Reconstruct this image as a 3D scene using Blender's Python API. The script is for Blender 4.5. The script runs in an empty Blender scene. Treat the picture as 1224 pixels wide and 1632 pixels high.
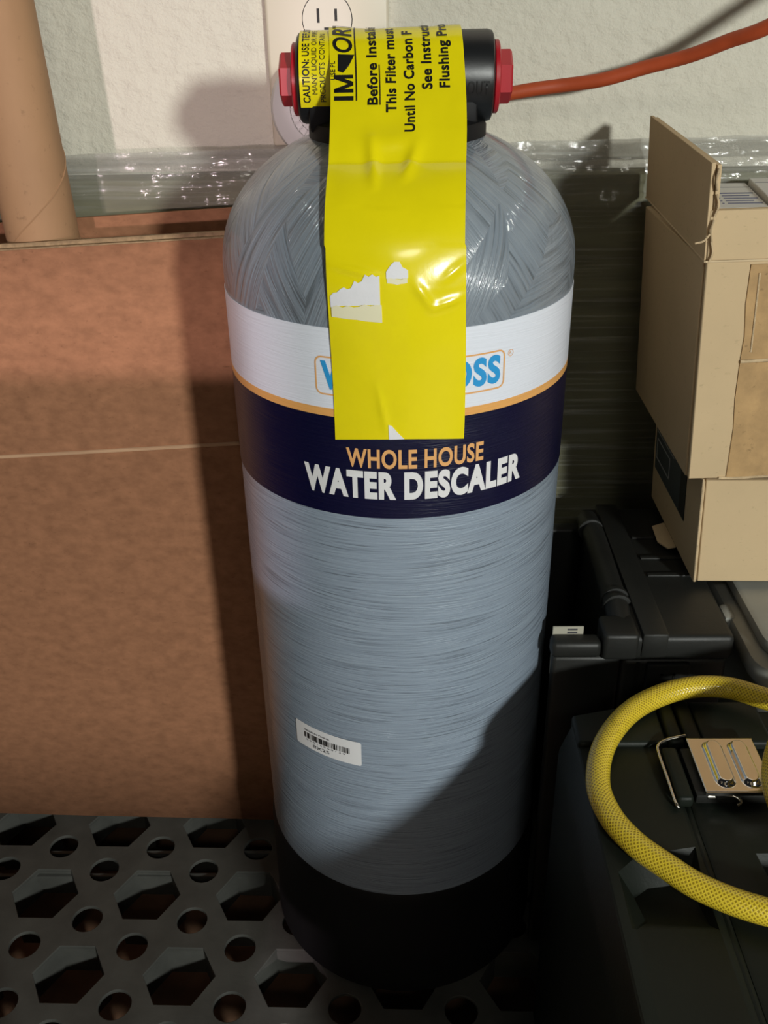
import bpy, bmesh, math, random
from mathutils import Vector, Matrix, noise
random.seed(4)
S = bpy.context.scene
COL = S.collection
PI = math.pi

# ------------------------------------------------------------------ camera, world, lamps, exposure
def make_camera():
    cd = bpy.data.cameras.new('camera')
    cd.sensor_fit = 'VERTICAL'; cd.sensor_height = 36.0
    cd.lens = 1548.07 / 1632 * 36.0
    cd.clip_start = 0.02; cd.clip_end = 50
    co = bpy.data.objects.new('camera', cd); COL.objects.link(co)
    rt = Vector((0.9998, 0.0109, -0.0149)); fw = Vector((-0.0168, 0.8734, -0.4866)).normalized()
    rt = (rt - fw * rt.dot(fw)).normalized(); up = rt.cross(fw)
    m = Matrix(((rt.x, up.x, -fw.x, 0), (rt.y, up.y, -fw.y, -0.5687), (rt.z, up.z, -fw.z, 0.6754), (0, 0, 0, 1)))
    co.matrix_world = m
    S.camera = co
make_camera()

w = bpy.data.worlds.new('world'); S.world = w; w.use_nodes = True
w.node_tree.nodes['Background'].inputs[0].default_value = (0.80, 0.88, 1.0, 1)
w.node_tree.nodes['Background'].inputs[1].default_value = 0.012

def lamp(name, loc, target, power, color, size, spread=180):
    l = bpy.data.lights.new(name, 'AREA'); l.shape = 'DISK'; l.size = size
    l.energy = power; l.color = color; l.spread = math.radians(spread)
    o = bpy.data.objects.new(name, l); COL.objects.link(o); o.location = loc
    o.rotation_euler = (Vector(target) - Vector(loc)).to_track_quat('-Z', 'Y').to_euler()
    return o
lamp('cool_lamp', (0.98, -2.15, 1.08), (0, 0, 0.4), 37, (0.97, 1.0, 0.94), 0.17)
lamp('warm_lamp', (-0.50, -2.45, 0.75), (0, 0, 0.4), 23, (1.0, 0.80, 0.84), 0.07)
lamp('bounce_fill', (0.22, -2.00, 1.90), (0, 0, 0.4), 3, (1.0, 0.97, 0.86), 0.30)  # weak overhead fill added to stand in for ceiling bounce

S.view_settings.view_transform = 'Standard'; S.view_settings.look = 'None'
S.view_settings.gamma = 1.0; S.view_settings.use_curve_mapping = False
S.view_settings.exposure = 0.22

# ------------------------------------------------------------------ material helpers
def mat(name, col, rough=0.5, metal=0.0, spec=0.5, coat=0.0, coat_rough=0.1, vary=None, bump=None, fibre=None, alpha=1.0, trans=0.0):
    """vary=(scale, amount, stretch) colour variation, bump=(scale, strength, distance, stretch)."""
    m = bpy.data.materials.new(name); m.use_nodes = True
    nt = m.node_tree; b = nt.nodes['Principled BSDF']
    b.inputs['Base Color'].default_value = (*col, 1); b.inputs['Roughness'].default_value = rough
    b.inputs['Metallic'].default_value = metal; b.inputs['Specular IOR Level'].default_value = spec
    b.inputs['Coat Weight'].default_value = coat; b.inputs['Coat Roughness'].default_value = coat_rough
    b.inputs['Alpha'].default_value = alpha; b.inputs['Transmission Weight'].default_value = trans
    tc = nt.nodes.new('ShaderNodeTexCoord')
    def ntex(scale, stretch, detail=6, rgh=0.6):
        mp = nt.nodes.new('ShaderNodeMapping'); mp.inputs['Scale'].default_value = stretch
        nt.links.new(tc.outputs['Object'], mp.inputs['Vector'])
        n = nt.nodes.new('ShaderNodeTexNoise'); n.inputs['Scale'].default_value = scale
        n.inputs['Detail'].default_value = detail; n.inputs['Roughness'].default_value = rgh
        nt.links.new(mp.outputs[0], n.inputs['Vector']); return n
    if vary:
        sc, am, st = vary
        n = ntex(sc, st)
        r = nt.nodes.new('ShaderNodeMapRange'); r.inputs[1].default_value = 0.3; r.inputs[2].default_value = 0.7
        r.inputs[3].default_value = 1 - am; r.inputs[4].default_value = 1 + am
        nt.links.new(n.outputs[0], r.inputs[0])
        mx = nt.nodes.new('ShaderNodeMix'); mx.data_type = 'RGBA'; mx.blend_type = 'MULTIPLY'; mx.inputs[0].default_value = 1
        mx.inputs[6].default_value = (*col, 1); nt.links.new(r.outputs[0], mx.inputs[7])
        last = mx.outputs[2]
        if fibre:
            n2 = ntex(fibre[0], fibre[2], 3, 0.7)
            r2 = nt.nodes.new('ShaderNodeMapRange'); r2.inputs[1].default_value = 0.62; r2.inputs[2].default_value = 0.75
            r2.inputs[3].default_value = 1; r2.inputs[4].default_value = 1 - fibre[1]
            nt.links.new(n2.outputs[0], r2.inputs[0])
            m2 = nt.nodes.new('ShaderNodeMix'); m2.data_type = 'RGBA'; m2.blend_type = 'MULTIPLY'; m2.inputs[0].default_value = 1
            nt.links.new(last, m2.inputs[6]); nt.links.new(r2.outputs[0], m2.inputs[7]); last = m2.outputs[2]
        nt.links.new(last, b.inputs['Base Color'])
    if bump:
        sc, stg, dist, st = bump
        n = ntex(sc, st, 5)
        bp = nt.nodes.new('ShaderNodeBump'); bp.inputs['Strength'].default_value = stg; bp.inputs['Distance'].default_value = dist
        nt.links.new(n.outputs[0], bp.inputs['Height']); nt.links.new(bp.outputs[0], b.inputs['Normal'])
    return m

def wound_mat(name, dome):
    """Grey paint over wound glass fibre; UVs are in metres (around, along)."""
    m = bpy.data.materials.new(name); m.use_nodes = True
    nt = m.node_tree; b = nt.nodes['Principled BSDF']; L = nt.links
    b.inputs['Roughness'].default_value = 0.34; b.inputs['Specular IOR Level'].default_value = 0.5
    b.inputs['Coat Weight'].default_value = 0.8; b.inputs['Coat Roughness'].default_value = 0.06
    uv = nt.nodes.new('ShaderNodeUVMap')
    def streak(rot, sx, sy, detail=4):
        mp = nt.nodes.new('ShaderNodeMapping'); mp.vector_type = 'TEXTURE'
        mp.inputs['Rotation'].default_value = (0, 0, rot); mp.inputs['Scale'].default_value = (1 / sx, 1 / sy, 1)
        L.new(uv.outputs[0], mp.inputs[0])
        n = nt.nodes.new('ShaderNodeTexNoise'); n.noise_dimensions = '2D'; n.inputs['Scale'].default_value = 1
        n.inputs['Detail'].default_value = detail; n.inputs['Roughness'].default_value = 0.65
        L.new(mp.outputs[0], n.inputs[0]); return n.outputs[0]
    def rng(x, a, c, d, e):
        r = nt.nodes.new('ShaderNodeMapRange'); L.new(x, r.inputs[0])
        for i, v in zip((1, 2, 3, 4), (a, c, d, e)): r.inputs[i].default_value = v
        return r.outputs[0]
    def mix(f, a, c):
        n = nt.nodes.new('ShaderNodeMix'); n.data_type = 'FLOAT'; L.new(f, n.inputs[0]); L.new(a, n.inputs[2]); L.new(c, n.inputs[3]); return n.outputs[0]
    if dome:
        h1 = streak(1.15, 12, 330); h2 = streak(-1.0, 12, 300); h3 = streak(0.12, 14, 320)
        cell = nt.nodes.new('ShaderNodeTexVoronoi'); cell.voronoi_dimensions = '2D'; cell.inputs['Scale'].default_value = 1
        mp = nt.nodes.new('ShaderNodeMapping'); mp.vector_type = 'TEXTURE'; mp.inputs['Rotation'].default_value = (0, 0, 1.15)
        mp.inputs['Scale'].default_value = (1 / 16, 1 / 42, 1); L.new(uv.outputs[0], mp.inputs[0]); L.new(mp.outputs[0], cell.inputs['Vector'])
        sep = nt.nodes.new('ShaderNodeSeparateColor'); L.new(cell.outputs['Color'], sep.inputs[0])
        f = rng(sep.outputs[0], 0.48, 0.52, 0, 1); f2 = rng(sep.outputs[1], 0.72, 0.75, 0, 1)
        h = mix(f2, mix(f, h1, h2), h3)
        edge = rng(cell.outputs['Distance'], 0.0, 0.9, 0.04, -0.04)
        ad = nt.nodes.new('ShaderNodeMath'); ad.operation = 'ADD'; L.new(h, ad.inputs[0]); L.new(edge, ad.inputs[1]); h = ad.outputs[0]
    else:
        h = mix(rng(streak(0, 9, 30), 0.35, 0.65, 0, 1), streak(0.03, 15, 900), streak(-0.04, 16, 800))
    cr = nt.nodes.new('ShaderNodeValToRGB'); L.new(h, cr.inputs[0])
    e = cr.color_ramp.elements
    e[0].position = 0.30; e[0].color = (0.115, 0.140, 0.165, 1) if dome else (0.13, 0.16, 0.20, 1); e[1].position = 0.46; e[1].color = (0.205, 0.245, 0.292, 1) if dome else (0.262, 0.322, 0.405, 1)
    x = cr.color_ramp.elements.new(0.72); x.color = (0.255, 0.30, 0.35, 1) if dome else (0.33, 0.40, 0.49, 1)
    L.new(cr.outputs[0], b.inputs['Base Color'])
    bp = nt.nodes.new('ShaderNodeBump'); bp.inputs['Strength'].default_value = 0.75 if dome else 0.6
    bp.inputs['Distance'].default_value = 0.0013 if dome else 0.0008
    L.new(h, bp.inputs['Height']); L.new(bp.outputs[0], b.inputs['Normal'])
    bc = nt.nodes.new('ShaderNodeBump'); bc.inputs['Strength'].default_value = 0.9; bc.inputs['Distance'].default_value = 0.0022
    L.new(h, bc.inputs['Height']); L.new(bc.outputs[0], b.inputs['Coat Normal'])
    return m

def band_mat(name, col):
    m = wound_mat(name, False); nt = m.node_tree; b = nt.nodes['Principled BSDF']
    for l in list(b.inputs['Base Color'].links): nt.links.remove(l)
    b.inputs['Base Color'].default_value = (*col, 1)
    b.inputs['Roughness'].default_value = 0.32; b.inputs['Coat Weight'].default_value = 0.25; b.inputs['Specular IOR Level'].default_value = 0.3
    for n in nt.nodes:
        if n.type == 'BUMP': n.inputs['Distance'].default_value *= 0.7
    return m

def film_mat():
    m = bpy.data.materials.new('stretch_film'); m.use_nodes = True
    nt = m.node_tree; L = nt.links; b = nt.nodes['Principled BSDF']
    b.inputs['Base Color'].default_value = (0.50, 0.50, 0.46, 1); b.inputs['Roughness'].default_value = 0.06
    b.inputs['Specular IOR Level'].default_value = 1.0
    tc = nt.nodes.new('ShaderNodeTexCoord')
    def nz(sc, st, d):
        mp = nt.nodes.new('ShaderNodeMapping'); mp.inputs['Scale'].default_value = st; mp.inputs['Rotation'].default_value = (0, 0.04, 0)
        L.new(tc.outputs['Object'], mp.inputs[0]); n = nt.nodes.new('ShaderNodeTexNoise'); n.inputs['Scale'].default_value = sc
        n.inputs['Detail'].default_value = d; L.new(mp.outputs[0], n.inputs['Vector']); return n.outputs[0]
    h = nz(1, (7, 7, 330), 4)
    r = nt.nodes.new('ShaderNodeMapRange'); L.new(h, r.inputs[0])
    for i, v in zip((1, 2, 3, 4), (0.50, 0.80, 0.04, 0.40)): r.inputs[i].default_value = v
    sp = nt.nodes.new('ShaderNodeSeparateXYZ'); L.new(tc.outputs['Object'], sp.inputs[0])     # bunched layers of film along the top
    mz = nt.nodes.new('ShaderNodeMapRange'); L.new(sp.outputs['Z'], mz.inputs[0])
    for i, v in zip((1, 2, 3, 4), (0.515, 0.550, 0.0, 0.24)): mz.inputs[i].default_value = v
    ad = nt.nodes.new('ShaderNodeMath'); ad.operation = 'ADD'; ad.use_clamp = True
    L.new(r.outputs[0], ad.inputs[0]); L.new(mz.outputs[0], ad.inputs[1]); L.new(ad.outputs[0], b.inputs['Alpha'])
    bp = nt.nodes.new('ShaderNodeBump'); bp.inputs['Strength'].default_value = 0.8; bp.inputs['Distance'].default_value = 0.0011
    h2 = nz(1, (70, 20, 190), 3)                                       # crumpling, strongest along the top edge
    wgt = nt.nodes.new('ShaderNodeMath'); wgt.operation = 'MULTIPLY_ADD'; L.new(mz.outputs[0], wgt.inputs[0]); wgt.inputs[1].default_value = 4.0; wgt.inputs[2].default_value = 0.25
    mul = nt.nodes.new('ShaderNodeMath'); mul.operation = 'MULTIPLY_ADD'; L.new(h2, mul.inputs[0]); L.new(wgt.outputs[0], mul.inputs[1]); L.new(h, mul.inputs[2])
    L.new(mul.outputs[0], bp.inputs['Height']); L.new(bp.outputs[0], b.inputs['Normal'])
    return m

def hose_mat():
    m = bpy.data.materials.new('braided_hose'); m.use_nodes = True
    nt = m.node_tree; L = nt.links; b = nt.nodes['Principled BSDF']
    b.inputs['Roughness'].default_value = 0.3; b.inputs['Coat Weight'].default_value = 0.4
    b.inputs['Subsurface Weight'].default_value = 0.0
    uv = nt.nodes.new('ShaderNodeUVMap'); outs = []
    for rot in (0.70, -0.70):
        mp = nt.nodes.new('ShaderNodeMapping'); mp.inputs['Rotation'].default_value = (0, 0, rot)
        L.new(uv.outputs[0], mp.inputs[0])
        wv = nt.nodes.new('ShaderNodeTexWave'); wv.inputs['Scale'].default_value = 190; wv.inputs['Distortion'].default_value = 0
        L.new(mp.outputs[0], wv.inputs[0]); outs.append(wv.outputs['Fac'])
    mm = nt.nodes.new('ShaderNodeMath'); mm.operation = 'MAXIMUM'; L.new(outs[0], mm.inputs[0]); L.new(outs[1], mm.inputs[1])
    cr = nt.nodes.new('ShaderNodeValToRGB'); L.new(mm.outputs[0], cr.inputs[0]); e = cr.color_ramp.elements
    e[0].position = 0.45; e[0].color = (0.36, 0.245, 0.012, 1); e[1].position = 0.75; e[1].color = (0.76, 0.57, 0.04, 1)
    L.new(cr.outputs[0], b.inputs['Base Color'])
    bp = nt.nodes.new('ShaderNodeBump'); bp.inputs['Strength'].default_value = 0.3; bp.inputs['Distance'].default_value = 0.0006
    L.new(mm.outputs[0], bp.inputs['Height']); L.new(bp.outputs[0], b.inputs['Normal'])
    return m

M = dict(
    wall=mat('wall_plaster', (0.69, 0.655, 0.555), 0.85, spec=0.2, vary=(3, 0.04, (1, 1, 1)), bump=(62, 0.9, 0.0045, (1, 1, 1.2))),
    brown=mat('brown_floor', (0.20, 0.105, 0.06), 0.7, vary=(14, 0.35, (1, 1, 1)), bump=(60, 0.3, 0.002, (1, 1, 1))),
    deck=mat('deck_plastic', (0.066, 0.067, 0.061), 0.55, spec=0.35, vary=(28, 0.22, (1, 1, 1)), bump=(260, 0.25, 0.0006, (1, 1, 1))),
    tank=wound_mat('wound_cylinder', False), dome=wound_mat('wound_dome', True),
    white_band=band_mat('white_band', (0.80, 0.84, 0.94)), orange_band=band_mat('orange_band', (0.83, 0.42, 0.13)), navy_band=band_mat('navy_band', (0.0022, 0.003, 0.028)),
    print_white=mat('print_white', (0.78, 0.78, 0.80), 0.4), print_orange=mat('print_orange', (0.80, 0.42, 0.16), 0.4), print_blue=mat('print_blue', (0.03, 0.33, 0.72), 0.4),
    black=mat('black_plastic', (0.008, 0.009, 0.010), 0.38, spec=0.5, bump=(300, 0.12, 0.0004, (1, 1, 1))),
    boot=mat('boot_rubber', (0.006, 0.006, 0.007), 0.6, spec=0.25),
    red=mat('red_plastic', (0.42, 0.010, 0.020), 0.35, spec=0.5),
    tape=mat('yellow_vinyl', (0.86, 0.73, 0.004), 0.22, spec=0.5, coat=0.3, coat_rough=0.08, vary=(30, 0.03, (1, 1, 1)), bump=(45, 0.10, 0.002, (1, 1, 0.6))),
    ink=mat('black_ink', (0.010, 0.010, 0.010), 0.35),
    paper=mat('torn_paper', (0.80, 0.80, 0.84), 0.8, bump=(200, 0.3, 0.0006, (1, 1, 1))),
    paper2=mat('torn_cream', (0.82, 0.78, 0.55), 0.7), sticker=mat('sticker_white', (0.78, 0.78, 0.80), 0.5), grey_ink=mat('grey_ink', (0.05, 0.05, 0.06), 0.6),
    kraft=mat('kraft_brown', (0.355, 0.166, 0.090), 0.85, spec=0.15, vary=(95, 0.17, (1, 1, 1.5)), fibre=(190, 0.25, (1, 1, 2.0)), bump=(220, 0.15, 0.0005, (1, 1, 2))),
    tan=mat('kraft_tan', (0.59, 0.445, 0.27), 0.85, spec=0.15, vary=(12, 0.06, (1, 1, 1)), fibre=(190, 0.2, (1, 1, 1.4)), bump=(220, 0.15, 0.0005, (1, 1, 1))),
    line=mat('kraft_line', (0.60, 0.37, 0.23), 0.8, spec=0.15), tan_line=mat('tan_line', (0.64, 0.50, 0.32), 0.8, spec=0.15),
    card=mat('card_cream', (0.40, 0.38, 0.31), 0.7), rim=mat('kraft_rim', (0.33, 0.22, 0.12), 0.9, vary=(200, 0.3, (1, 1, 1))),
    tan_edge=mat('kraft_edge', (0.58, 0.44, 0.27), 0.9, vary=(200, 0.3, (1, 1, 1))),
    patch=mat('kraft_patch', (0.46, 0.29, 0.13), 0.75, vary=(60, 0.18, (1, 1, 1)), fibre=(230, 0.35, (1, 1, 1)), bump=(160, 0.4, 0.0008, (1, 1, 1))),
    tube=mat('tube_card', (0.36, 0.21, 0.11), 0.7, spec=0.3, vary=(18, 0.10, (1, 1, 0.5)), fibre=(150, 0.25, (1, 1, 1)), bump=(30, 0.1, 0.001, (1, 1, 1))),
    board=mat('olive_board', (0.15, 0.145, 0.08), 0.7, vary=(2, 0.25, (4, 1, 40))),
    film=film_mat(), plate=mat('ivory_plate', (0.66, 0.60, 0.47), 0.4), plate2=mat('receptacle_ivory', (0.68, 0.63, 0.52), 0.4), dark=mat('slot_dark', (0.01, 0.009, 0.008), 0.6),
    adapter=mat('adapter_white', (0.72, 0.71, 0.69), 0.35), orange=mat('cord_orange', (0.46, 0.075, 0.022), 0.55, spec=0.4, vary=(40, 0.12, (1, 1, 1))),
    carton=mat('carton_white', (0.66, 0.64, 0.60), 0.6), ink_blue=mat('ink_blue', (0.03, 0.035, 0.10), 0.6), slate=mat('label_slate', (0.035, 0.045, 0.055), 0.5), pale=mat('label_pale', (0.40, 0.41, 0.40), 0.5),
    case=mat('case_black', (0.014, 0.0145, 0.013), 0.5, spec=0.45, vary=(20, 0.2, (1, 1, 1)), bump=(420, 0.25, 0.0004, (1, 1, 1))),
    green=mat('case_green', (0.0085, 0.0115, 0.0085), 0.48, spec=0.22, vary=(16, 0.18, (1, 1, 1)), bump=(420, 0.25, 0.0004, (1, 1, 1))),
    chrome=mat('chrome', (0.74, 0.71, 0.68), 0.12, metal=1.0), wire=mat('steel_wire', (0.62, 0.58, 0.52), 0.25, metal=1.0),
    tote=mat('tote_plastic', (0.32, 0.32, 0.29), 0.4, spec=0.5, vary=(9, 0.2, (1, 1, 1))),
    hose=hose_mat(),
)

# ------------------------------------------------------------------ object helpers
def tag(o, label=None, cat=None, kind=None, group=None):
    for k, v in (('label', label), ('category', cat), ('kind', kind), ('group', group)):
        if v: o[k] = v
    return o
def empty(name, loc, label, cat, group=None):
    o = bpy.data.objects.new(name, None); COL.objects.link(o); o.location = loc; o.empty_display_size = 0.02
    return tag(o, label, cat, None, group)
def place(o, parent):
    """Parent while keeping the world-space mesh data where it was modelled."""
    if parent is not None:
        o.parent = parent
        p = parent; off = Vector((0, 0, 0))
        while p is not None: off += p.location; p = p.parent
        o.location = -off
def link_mesh(name, me, m, parent=None, smooth=None):
    me.materials.clear(); me.materials.append(m)
    if smooth is not None:
        me.polygons.foreach_set('use_smooth', [True] * len(me.polygons))
        if smooth < 180: me.set_sharp_from_angle(angle=math.radians(smooth))
    o = bpy.data.objects.new(name, me); COL.objects.link(o)
    if parent is not None: place(o, parent)
    return o
def obj_bm(name, bm, m, parent=None, smooth=None):
    bmesh.ops.recalc_face_normals(bm, faces=bm.faces)
    me = bpy.data.meshes.new(name); bm.to_mesh(me); bm.free()
    return link_mesh(name, me, m, parent, smooth)
def from_py(name, v, f, m, parent=None, smooth=None, uv=None, recalc=False):
    me = bpy.data.meshes.new(name); me.from_pydata(v, [], f)
    if uv:
        ul = me.uv_layers.new(name='UVMap')
        for p in me.polygons:
            for li, c in zip(p.loop_indices, uv[p.index]): ul.data[li].uv = c
    if recalc:
        bm = bmesh.new(); bm.from_mesh(me); bmesh.ops.recalc_face_normals(bm, faces=bm.faces); bm.to_mesh(me); bm.free()
    me.update()
    return link_mesh(name, me, m, parent, smooth)
def box_into(bm, x0, x1, y0, y1, z0, z1, bev=0.0, seg=2):
    t = bmesh.new(); bmesh.ops.create_cube(t, size=1)
    for v in t.verts: v.co = Vector(((x0 + x1) / 2 + v.co.x * (x1 - x0), (y0 + y1) / 2 + v.co.y * (y1 - y0), (z0 + z1) / 2 + v.co.z * (z1 - z0)))
    if bev: bmesh.ops.bevel(t, geom=t.edges[:], offset=bev, segments=seg, profile=0.5, affect='EDGES')
    me = bpy.data.meshes.new('t'); t.to_mesh(me); t.free(); bm.from_mesh(me); bpy.data.meshes.remove(me)
def box(name, x0, x1, y0, y1, z0, z1, m, parent=None, bev=0.0, seg=2, fn=None):
    bm = bmesh.new(); box_into(bm, x0, x1, y0, y1, z0, z1, bev, seg)
    if fn:
        for v in bm.verts: v.co = Vector(fn(*v.co))
    return obj_bm(name, bm, m, parent, 40)
def lathe(name, prof, m, parent=None, seg=96, smooth=35, center=(0, 0, 0), axis='Z'):
    """Surface of revolution with UVs in metres."""
    v, f, uv = [], [], []
    arc = [0]
    for (r0, z0), (r1, z1) in zip(prof, prof[1:]): arc.append(arc[-1] + math.hypot(r1 - r0, z1 - z0))
    base = prof[0][1]
    for r, z in prof:
        for i in range(seg):
            a = 2 * PI * i / seg - PI / 2 + PI
            p = (r * math.cos(a), r * math.sin(a), z)
            if axis == 'X': p = (z, p[0], p[1])
            if axis == 'Y': p = (p[0], z, p[1])
            v.append((p[0] + center[0], p[1] + center[1], p[2] + center[2]))
    rm = max(r for r, z in prof)
    for k in range(len(prof) - 1):
        for i in range(seg):
            j = (i + 1) % seg
            f.append((k * seg + i, k * seg + j, (k + 1) * seg + j, (k + 1) * seg + i))
            u0, u1 = 2 * PI * rm * i / seg, 2 * PI * rm * (i + 1) / seg
            uv.append(((u0, base + arc[k]), (u1, base + arc[k]), (u1, base + arc[k + 1]), (u0, base + arc[k + 1])))
    if prof[0][0] > 1e-6: f.append(tuple(range(seg))[::-1]); uv.append([(0, 0)] * seg)
    if prof[-1][0] > 1e-6: f.append(tuple(range((len(prof) - 1) * seg, len(prof) * seg))); uv.append([(0, 0)] * seg)
    return from_py(name, v, f, m, parent, smooth, uv, recalc=True)
def ring_band(name, r, z0, z1, m, parent, seg=128):
    """Thin printed band wrapped on the vessel: an open sleeve with a real thickness."""
    return lathe(name, [(r - 0.0006, z0), (r, z0 + 0.0001), (r, z1 - 0.0001), (r - 0.0006, z1)], m, parent, seg, 60)
def catmull(pts, n=12, closed=False):
    P = [Vector(p) for p in pts]; out = []
    N = len(P)
    for i in range(N if closed else N - 1):
        p0 = P[(i - 1) % N] if closed or i > 0 else P[0] * 2 - P[1]
        p1 = P[i]; p2 = P[(i + 1) % N]
        p3 = P[(i + 2) % N] if closed or i + 2 < N else P[-1] * 2 - P[-2]
        for k in range(n):
            t = k / n
            out.append(0.5 * ((2 * p1) + (p2 - p0) * t + (2 * p0 - 5 * p1 + 4 * p2 - p3) * t * t + (3 * p1 - p0 - 3 * p2 + p3) * t ** 3))
    if not closed: out.append(P[-1])
    return out
def sweep(name, pts, r, m, parent=None, seg=12, smooth=60):
    P = [Vector(p) for p in pts]; v, f, uv = [], [], []
    t0 = (P[1] - P[0]).normalized(); n = t0.orthogonal().normalized(); L = 0
    for i, p in enumerate(P):
        t = (P[min(i + 1, len(P) - 1)] - P[max(i - 1, 0)]).normalized()
        n = (n - t * n.dot(t)).normalized(); b = t.cross(n)
        for k in range(seg):
            a = 2 * PI * k / seg; v.append(tuple(p + (n * math.cos(a) + b * math.sin(a)) * r))
    for i in range(len(P) - 1):
        d = (P[i + 1] - P[i]).length
        for k in range(seg):
            j = (k + 1) % seg
            f.append((i * seg + k, i * seg + j, (i + 1) * seg + j, (i + 1) * seg + k))
            c = 2 * PI * r / seg
            uv.append(((L, k * c), (L, (k + 1) * c), (L + d, (k + 1) * c), (L + d, k * c)))
        L += d
    f.append(tuple(range(seg))[::-1]); uv.append([(0, 0)] * seg)
    f.append(tuple(range((len(P) - 1) * seg, len(P) * seg))); uv.append([(0, 0)] * seg)
    return from_py(name, v, f, m, parent, smooth, uv)
def sheet(name, fn, nu, nv, m, parent=None, thick=0.0, smooth=60, keep=None):
    v = [fn(i / nu, j / nv) for j in range(nv + 1) for i in range(nu + 1)]
    f, uv = [], []
    for j in range(nv):
        for i in range(nu):
            if keep and not keep((i + .5) / nu, (j + .5) / nv): continue
            a = j * (nu + 1) + i; f.append((a, a + 1, a + nu + 2, a + nu + 1))
            uv.append(((i / nu, j / nv), ((i + 1) / nu, j / nv), ((i + 1) / nu, (j + 1) / nv), (i / nu, (j + 1) / nv)))
    o = from_py(name, v, f, m, parent, smooth, uv)
    if thick:
        s = o.modifiers.new('thickness', 'SOLIDIFY'); s.thickness = thick; s.offset = -1
    return o
def cut(o, cutters):
    for c in cutters:
        b = o.modifiers.new('cut', 'BOOLEAN'); b.object = c; b.operation = 'DIFFERENCE'; b.solver = 'EXACT'
    bpy.context.view_layer.update()
    me = bpy.data.meshes.new_from_object(o.evaluated_get(bpy.context.evaluated_depsgraph_get()))
    o.modifiers.clear(); old = o.data; o.data = me; bpy.data.meshes.remove(old)
    for c in cutters: bpy.data.objects.remove(c)
    me.polygons.foreach_set('use_smooth', [True] * len(me.polygons)); me.set_sharp_from_angle(angle=math.radians(30))
    return o

_cache = {}
def raw_text(s, bold=0.0, shear=0.0):
    key = (s, bold, shear)
    c = bpy.data.curves.new('t', 'FONT'); c.body = s; c.size = 1; c.offset = bold; c.shear = shear; c.fill_mode = 'FRONT'; c.resolution_u = 5
    c.space_character = 1.0 + bold * 2.2
    o = bpy.data.objects.new('t', c); COL.objects.link(o)
    bpy.context.view_layer.update()
    me = bpy.data.meshes.new_from_object(o.evaluated_get(bpy.context.evaluated_depsgraph_get()))
    bpy.data.objects.remove(o); bpy.data.curves.remove(c)
    return me
def text_part(name, s, width, cap, fn, m, parent, bold=0.02, shear=0.0, step=0.003, partial=None, cuty=True, label=None):
    """Lettering: s scaled to width x cap height, sliced finely and laid on a surface by fn(x, y)."""
    me = raw_text(s, bold, shear)
    xs = [v.co.x for v in me.vertices]; x0 = min(xs)
    ref = me
    if partial:
        ref = raw_text(partial, bold, shear)
    span = max(v.co.x for v in ref.vertices) - min(v.co.x for v in ref.vertices)
    capm = raw_text('H', bold, 0); ys = [v.co.y for v in capm.vertices]; y0, y1 = min(ys), max(ys)
    kx, ky = width / span, cap / (y1 - y0)
    bm = bmesh.new(); bm.from_mesh(me)
    for v in bm.verts: v.co = Vector(((v.co.x - x0) * kx, (v.co.y - y0) * ky, 0))
    bmesh.ops.remove_doubles(bm, verts=bm.verts, dist=1e-6)
    W = max(v.co.x for v in bm.verts); t = step
    while t < W:
        bmesh.ops.bisect_plane(bm, geom=bm.verts[:] + bm.edges[:] + bm.faces[:], plane_co=(t, 0, 0), plane_no=(1, 0, 0)); t += step
    if cuty:
        t = step
        while t < cap:
            bmesh.ops.bisect_plane(bm, geom=bm.verts[:] + bm.edges[:] + bm.faces[:], plane_co=(0, t, 0), plane_no=(0, 1, 0)); t += step
    for v in bm.verts: v.co = Vector(fn(v.co.x, v.co.y))
    out = bpy.data.meshes.new(name); bm.to_mesh(out); bm.free()
    o = link_mesh(name, out, m, parent)
    if label: o['label'] = label
    return o

# ------------------------------------------------------------------ the setting
def build_setting():
    # plastered back wall as a gently uneven relief
    tag(sheet('wall_back', lambda u, v: (-1.3 + 2.6 * u, 0.2035 + 0.0012 * noise.noise(Vector((u * 14, v * 9, 0))), -0.06 + 1.6 * v),
              60, 40, M['wall'], thick=0.02), kind='structure')
    box('floor', -1.3, 1.3, -1.6, 0.22, -0.10, -0.055, M['brown'])['kind'] = 'structure'
    # added unseen blockers, stepped beside the viewer and upright behind: they keep the warm lamp off the lower left and the right side
    box('light_blocker', -1.1, -0.178, -0.47, -0.44, -0.055, 0.495, M['wall'])['kind'] = 'structure'
    box('light_stop_1', -0.178, -0.100, -0.47, -0.44, 0.16, 0.400, M['wall'])['kind'] = 'structure'
    box('light_stop_2', -0.215, 0.08, -0.94, -0.90, 0.0, 0.80, M['wall'])['kind'] = 'structure'
build_setting()

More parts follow.
